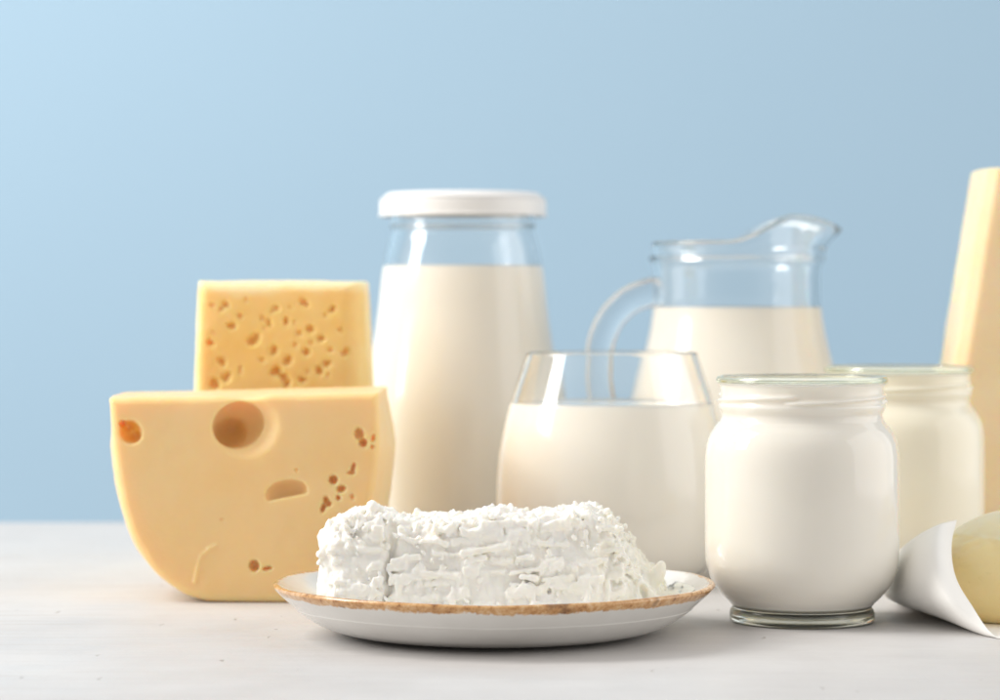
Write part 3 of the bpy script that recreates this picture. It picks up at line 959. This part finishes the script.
def build_jug():
    D = 131.0; s = F / D
    cx = (737 - 500) / s
    t = thing('milk_jug', 'glass jug half full of milk, with curved handle and raised pouring lip', 'jug', (cx, D, 0))
    pts = [(0, 0.25), (3.4, 0.2), (4.0, 0.02), (4.3, 0.05), (4.8, 0.6), (5.3, 2.0), (5.5, 4.0), (5.3, 6.0), (4.85, 7.8), (4.4, 9.4), (4.1, 10.7), (3.96, 11.8), (3.93, 12.9),
           (3.96, 13.5), (4.06, 13.75), (4.16, 13.92), (4.08, 14.08), (4.0, 14.2), (4.02, 14.4), (4.04, 14.62)]
    prof, inner, no = vessel(pts, 0.22, 0.6, 7)
    zr, zt = 13.95, 14.72
    def spout(R, Z, T, I):
        th = (T + math.pi) % (2 * math.pi) - math.pi
        u = np.clip((Z - zr) / (zt - zr), 0, 1.0)
        q = np.clip((1.75 - np.abs(th)) / 0.85, 0, 1)
        up = 1.22 * q * q * (3 - 2 * q) * (1 - 0.50 * np.exp(-(th / 0.42) ** 2))
        out = 0.95 * np.exp(-(th / 0.42) ** 2) * u ** 1.4 - 0.08 * np.exp(-((np.abs(th) - 0.85) / 0.3) ** 2) * u
        return R + out, Z + u * up
    link('jug_glass', lathe('jug_glass', prof, 240, spout), M_CLEAR, t)
    contents('milk', prof[:no], 11.66, M_MILK, t)
    # handle: a flattened solid glass loop
    path = [((a - 500) / s - cx, H - (b - 300) / s) for a, b in [(662, 291), (645, 294), (626, 303), (609, 322), (600, 348), (599, 385), (608, 420), (622, 447), (640, 462)]]
    P = spline(path, 10)
    segs = 28
    Vv, Qq = [], []
    for i, (x, z) in enumerate(P):
        d = P[min(i + 1, len(P) - 1)] - P[max(i - 1, 0)]; d /= np.linalg.norm(d)
        nx, nz = -d[1], d[0]
        q = i / (len(P) - 1)
        w = 0.66 + 0.06 * abs(2 * q - 1) ** 3
        for k in range(segs):
            a = 2 * math.pi * k / segs
            Vv.append((x + nx * w * math.cos(a), 0.50 * math.sin(a), z + nz * w * math.cos(a)))
    for i in range(len(P) - 1):
        for k in range(segs):
            k2 = (k + 1) % segs
            Qq.append((i * segs + k, i * segs + k2, (i + 1) * segs + k2, (i + 1) * segs + k))
    me = mesh('handle', Vv, Qq)
    import bmesh
    bm = bmesh.new(); bm.from_mesh(me)
    bmesh.ops.holes_fill(bm, edges=[e for e in bm.edges if e.is_boundary])
    bmesh.ops.recalc_face_normals(bm, faces=bm.faces)
    bm.to_mesh(me); bm.free()
    link('handle', me, mat_glass('pressed_handle_glass', (1.0, 1.0, 1.0), 0.22), t)

def jar_meshes():
    pts = [(0, 0.18), (1.8, 0.16), (2.3, 0.10), (2.5, 0.0), (2.62, 0.02), (2.69, 0.12), (2.70, 0.32), (2.66, 0.46), (2.60, 0.56), (2.66, 0.70), (2.95, 0.98), (3.30, 1.42), (3.52, 1.95),
           (3.60, 2.6), (3.61, 4.0), (3.61, 5.6), (3.59, 6.3), (3.51, 6.75), (3.34, 7.12), (3.14, 7.38), (3.02, 7.55), (2.98, 7.75), (3.07, 7.95), (3.10, 8.08), (3.03, 8.2), (3.01, 8.45), (3.04, 8.8), (3.16, 8.92), (3.20, 9.03), (3.15, 9.13)]
    prof, inner, no = vessel(pts, 0.17, 0.74, 6)
    outer0 = prof[:no].copy()
    def thread(R, Z, T, I):
        outer = I < no
        for k in range(4):
            th = (T - k * math.pi / 2 - 0.35) % (2 * math.pi)
            on = np.clip(th / 0.12, 0, 1) * np.clip((1.75 - th) / 0.12, 0, 1)
            zc = 8.22 + 0.26 * th / 1.75
            R = R + outer * on * 0.15 * np.exp(-((Z - zc) / 0.075) ** 2)
        return R, Z
    # finer sampling round the thread
    o, rest = prof[:no], prof[no:]
    fine = []
    for a, b in zip(o[:-1], o[1:]):
        n = 1 if a[1] < 7.9 or a[1] > 8.8 else 4
        for q in range(n): fine.append(a + (b - a) * q / n)
    fine.append(o[-1])
    no = len(fine)
    prof = np.vstack([fine, rest])
    g = lathe('jar_glass', prof, 256, lambda R, Z, T, I: thread(R, Z, T, I) if True else None)
    
    def soft(R, Z, T, I):
        k = R > 2.9
        on = 0
        for q in range(4):
            th = (T - q * math.pi / 2 - 0.35) % (2 * math.pi)
            on = on + np.clip(th / 0.12, 0, 1) * np.clip((1.75 - th) / 0.12, 0, 1) * np.exp(-((Z - 8.22 - 0.26 * th / 1.75) / 0.075) ** 2)
        return R + k * 0.148 * on, Z
    return g, np.array(fine), soft

def build_jars():
    g, outer, ri = jar_meshes()
    D1 = 103.7; s1 = F / D1
    a = thing('yogurt_jar', 'open glass jar filled with white yogurt, in front between plate and paper', 'jar', ((802 - 500) / s1, D1, 0), 'open jars')
    link('jar_glass', g, M_JAR, a).rotation_euler = (0, 0, 0.9)
    contents('yogurt', outer, 8.92, M_YOG, a, segs=256, deform=ri, foot=0.7, dip=0.36).rotation_euler = (0, 0, 0.9)
    D2 = 119.0; s2 = F / D2
    b = thing('cream_jar', 'open glass jar of cream, behind and right of the yogurt jar', 'jar', ((899 - 500) / s2, D2, 0), 'open jars')
    link('jar_glass', g.copy(), None, b).rotation_euler = (0, 0, 2.3)
    contents('cream', outer, 8.9, M_CREAM, b, segs=256, deform=ri, foot=0.7, dip=0.36).rotation_euler = (0, 0, 2.3)

# ------------------------------------------------------------------ butter and its paper
def build_butter():
    D = 104.5
    ox, h = 20.2, 0.06
    lo = (-4.4, -4.4, -0.2); hi = (5.2, 4.4, 4.9)
    X, Y, Z = grid(lo, hi, h)
    body = ell((0.5, 0, 1.55), (4.9, 3.6, 2.3))(X, Y, Z)
    body = smax(body, -(X + 3.75) - 0.0, 0.5)
    cap = ell((0.9, 0.3, 2.8), (4.1, 2.9, 1.5))(X, Y, Z) + 0.03 * vnoise(X, Y, Z, 1.5, 61)
    Fd = smin(body, cap, 0.03).astype(np.float32)
    ragged = 0.05 * vnoise(X, Y, Z, 3.2, 62) * np.exp(-((Z - 2.95) / 0.35) ** 2)
    Fd += 0.06 * vnoise(X, Y, Z, 0.8, 63) + ragged + 0.012 * vnoise(X, Y, Z, 5, 64)
    Fd = np.maximum(Fd, 0.06 - Z)
    V, Q = surface_nets(Fd, lo, h)
    o = link('butter', mesh('butter', V, Q), M_BUTTER)
    o.location = Vector((ox, D, 0)) * CM
    tag(o, 'rounded lump of pale yellow butter in white paper at the right edge', 'butter')

def build_paper():
    # cross curves, each a list of (px, py, depth cm) from the free front edge round the outside to the hidden back edge
    rows = [
        [(957, 520, 104.5), (940, 524.5, 103.4), (922, 533, 104.0), (908, 543, 105.6), (900, 550, 107.5)],
        [(951.5, 545, 102.2), (935, 548, 101.6), (915, 554, 102.6), (900, 562, 104.6), (892, 568, 107.0)],
        [(955, 575, 100.8), (938, 578, 100.4), (915, 582, 101.7), (896, 586, 104.0), (885, 588, 106.8)],
        [(970, 603, 99.8), (952, 606, 99.6), (925, 606, 101.6), (900, 603, 104.2), (886, 597, 107.4)],
        [(1000, 640.0, 98.3), (975, 632, 99.8), (946, 620, 103.0), (918, 609, 106.6), (897, 601, 109.8)],
        [(1045, 640.5, 98.2), (1010, 630, 101.0), (975, 618, 104.6), (945, 608, 108.0), (920, 602, 110.0)],
        [(1090, 640.5, 98.2), (1060, 629, 101.2), (1025, 618, 104.8), (995, 608, 108.2), (970, 602, 110.0)],
    ]
    R = []
    for r in rows:
        R.append(spline([(*W(a, b, d), d) for a, b, d in r], 10))
    R = np.array(R)                                    # rows x cols x (x,z,D)
    G = np.array([spline(R[:, j, :], 12) for j in range(R.shape[1])])   # cols x rows
    V = np.stack([G[..., 0], G[..., 2], np.maximum(G[..., 1], 0.03)], -1)
    nc, nr, _ = V.shape
    ox, oy = 18.0, 103.0
    V = V.reshape(-1, 3) - np.array([ox, oy, 0])
    i = np.arange(nc - 1)[:, None]; j = np.arange(nr - 1)[None, :]
    Q = np.stack([i * nr + j, i * nr + j + 1, (i + 1) * nr + j + 1, (i + 1) * nr + j], -1).reshape(-1, 4)
    o = link('wrapping_paper', mesh('wrapping_paper', V, Q), M_PAPER)
    o.location = Vector((ox, oy, 0)) * CM
    md = o.modifiers.new('thickness', 'SOLIDIFY'); md.thickness = 0.00025; md.offset = 0
    tag(o, 'curled sheet of white wrapping paper opened under the butter', 'wrapping paper')

build_gouda()
build_porous()
build_wedge()
build_plate()
build_curd()
build_bottle()
build_tumbler()
build_jug()
build_jars()
build_butter()
build_paper()
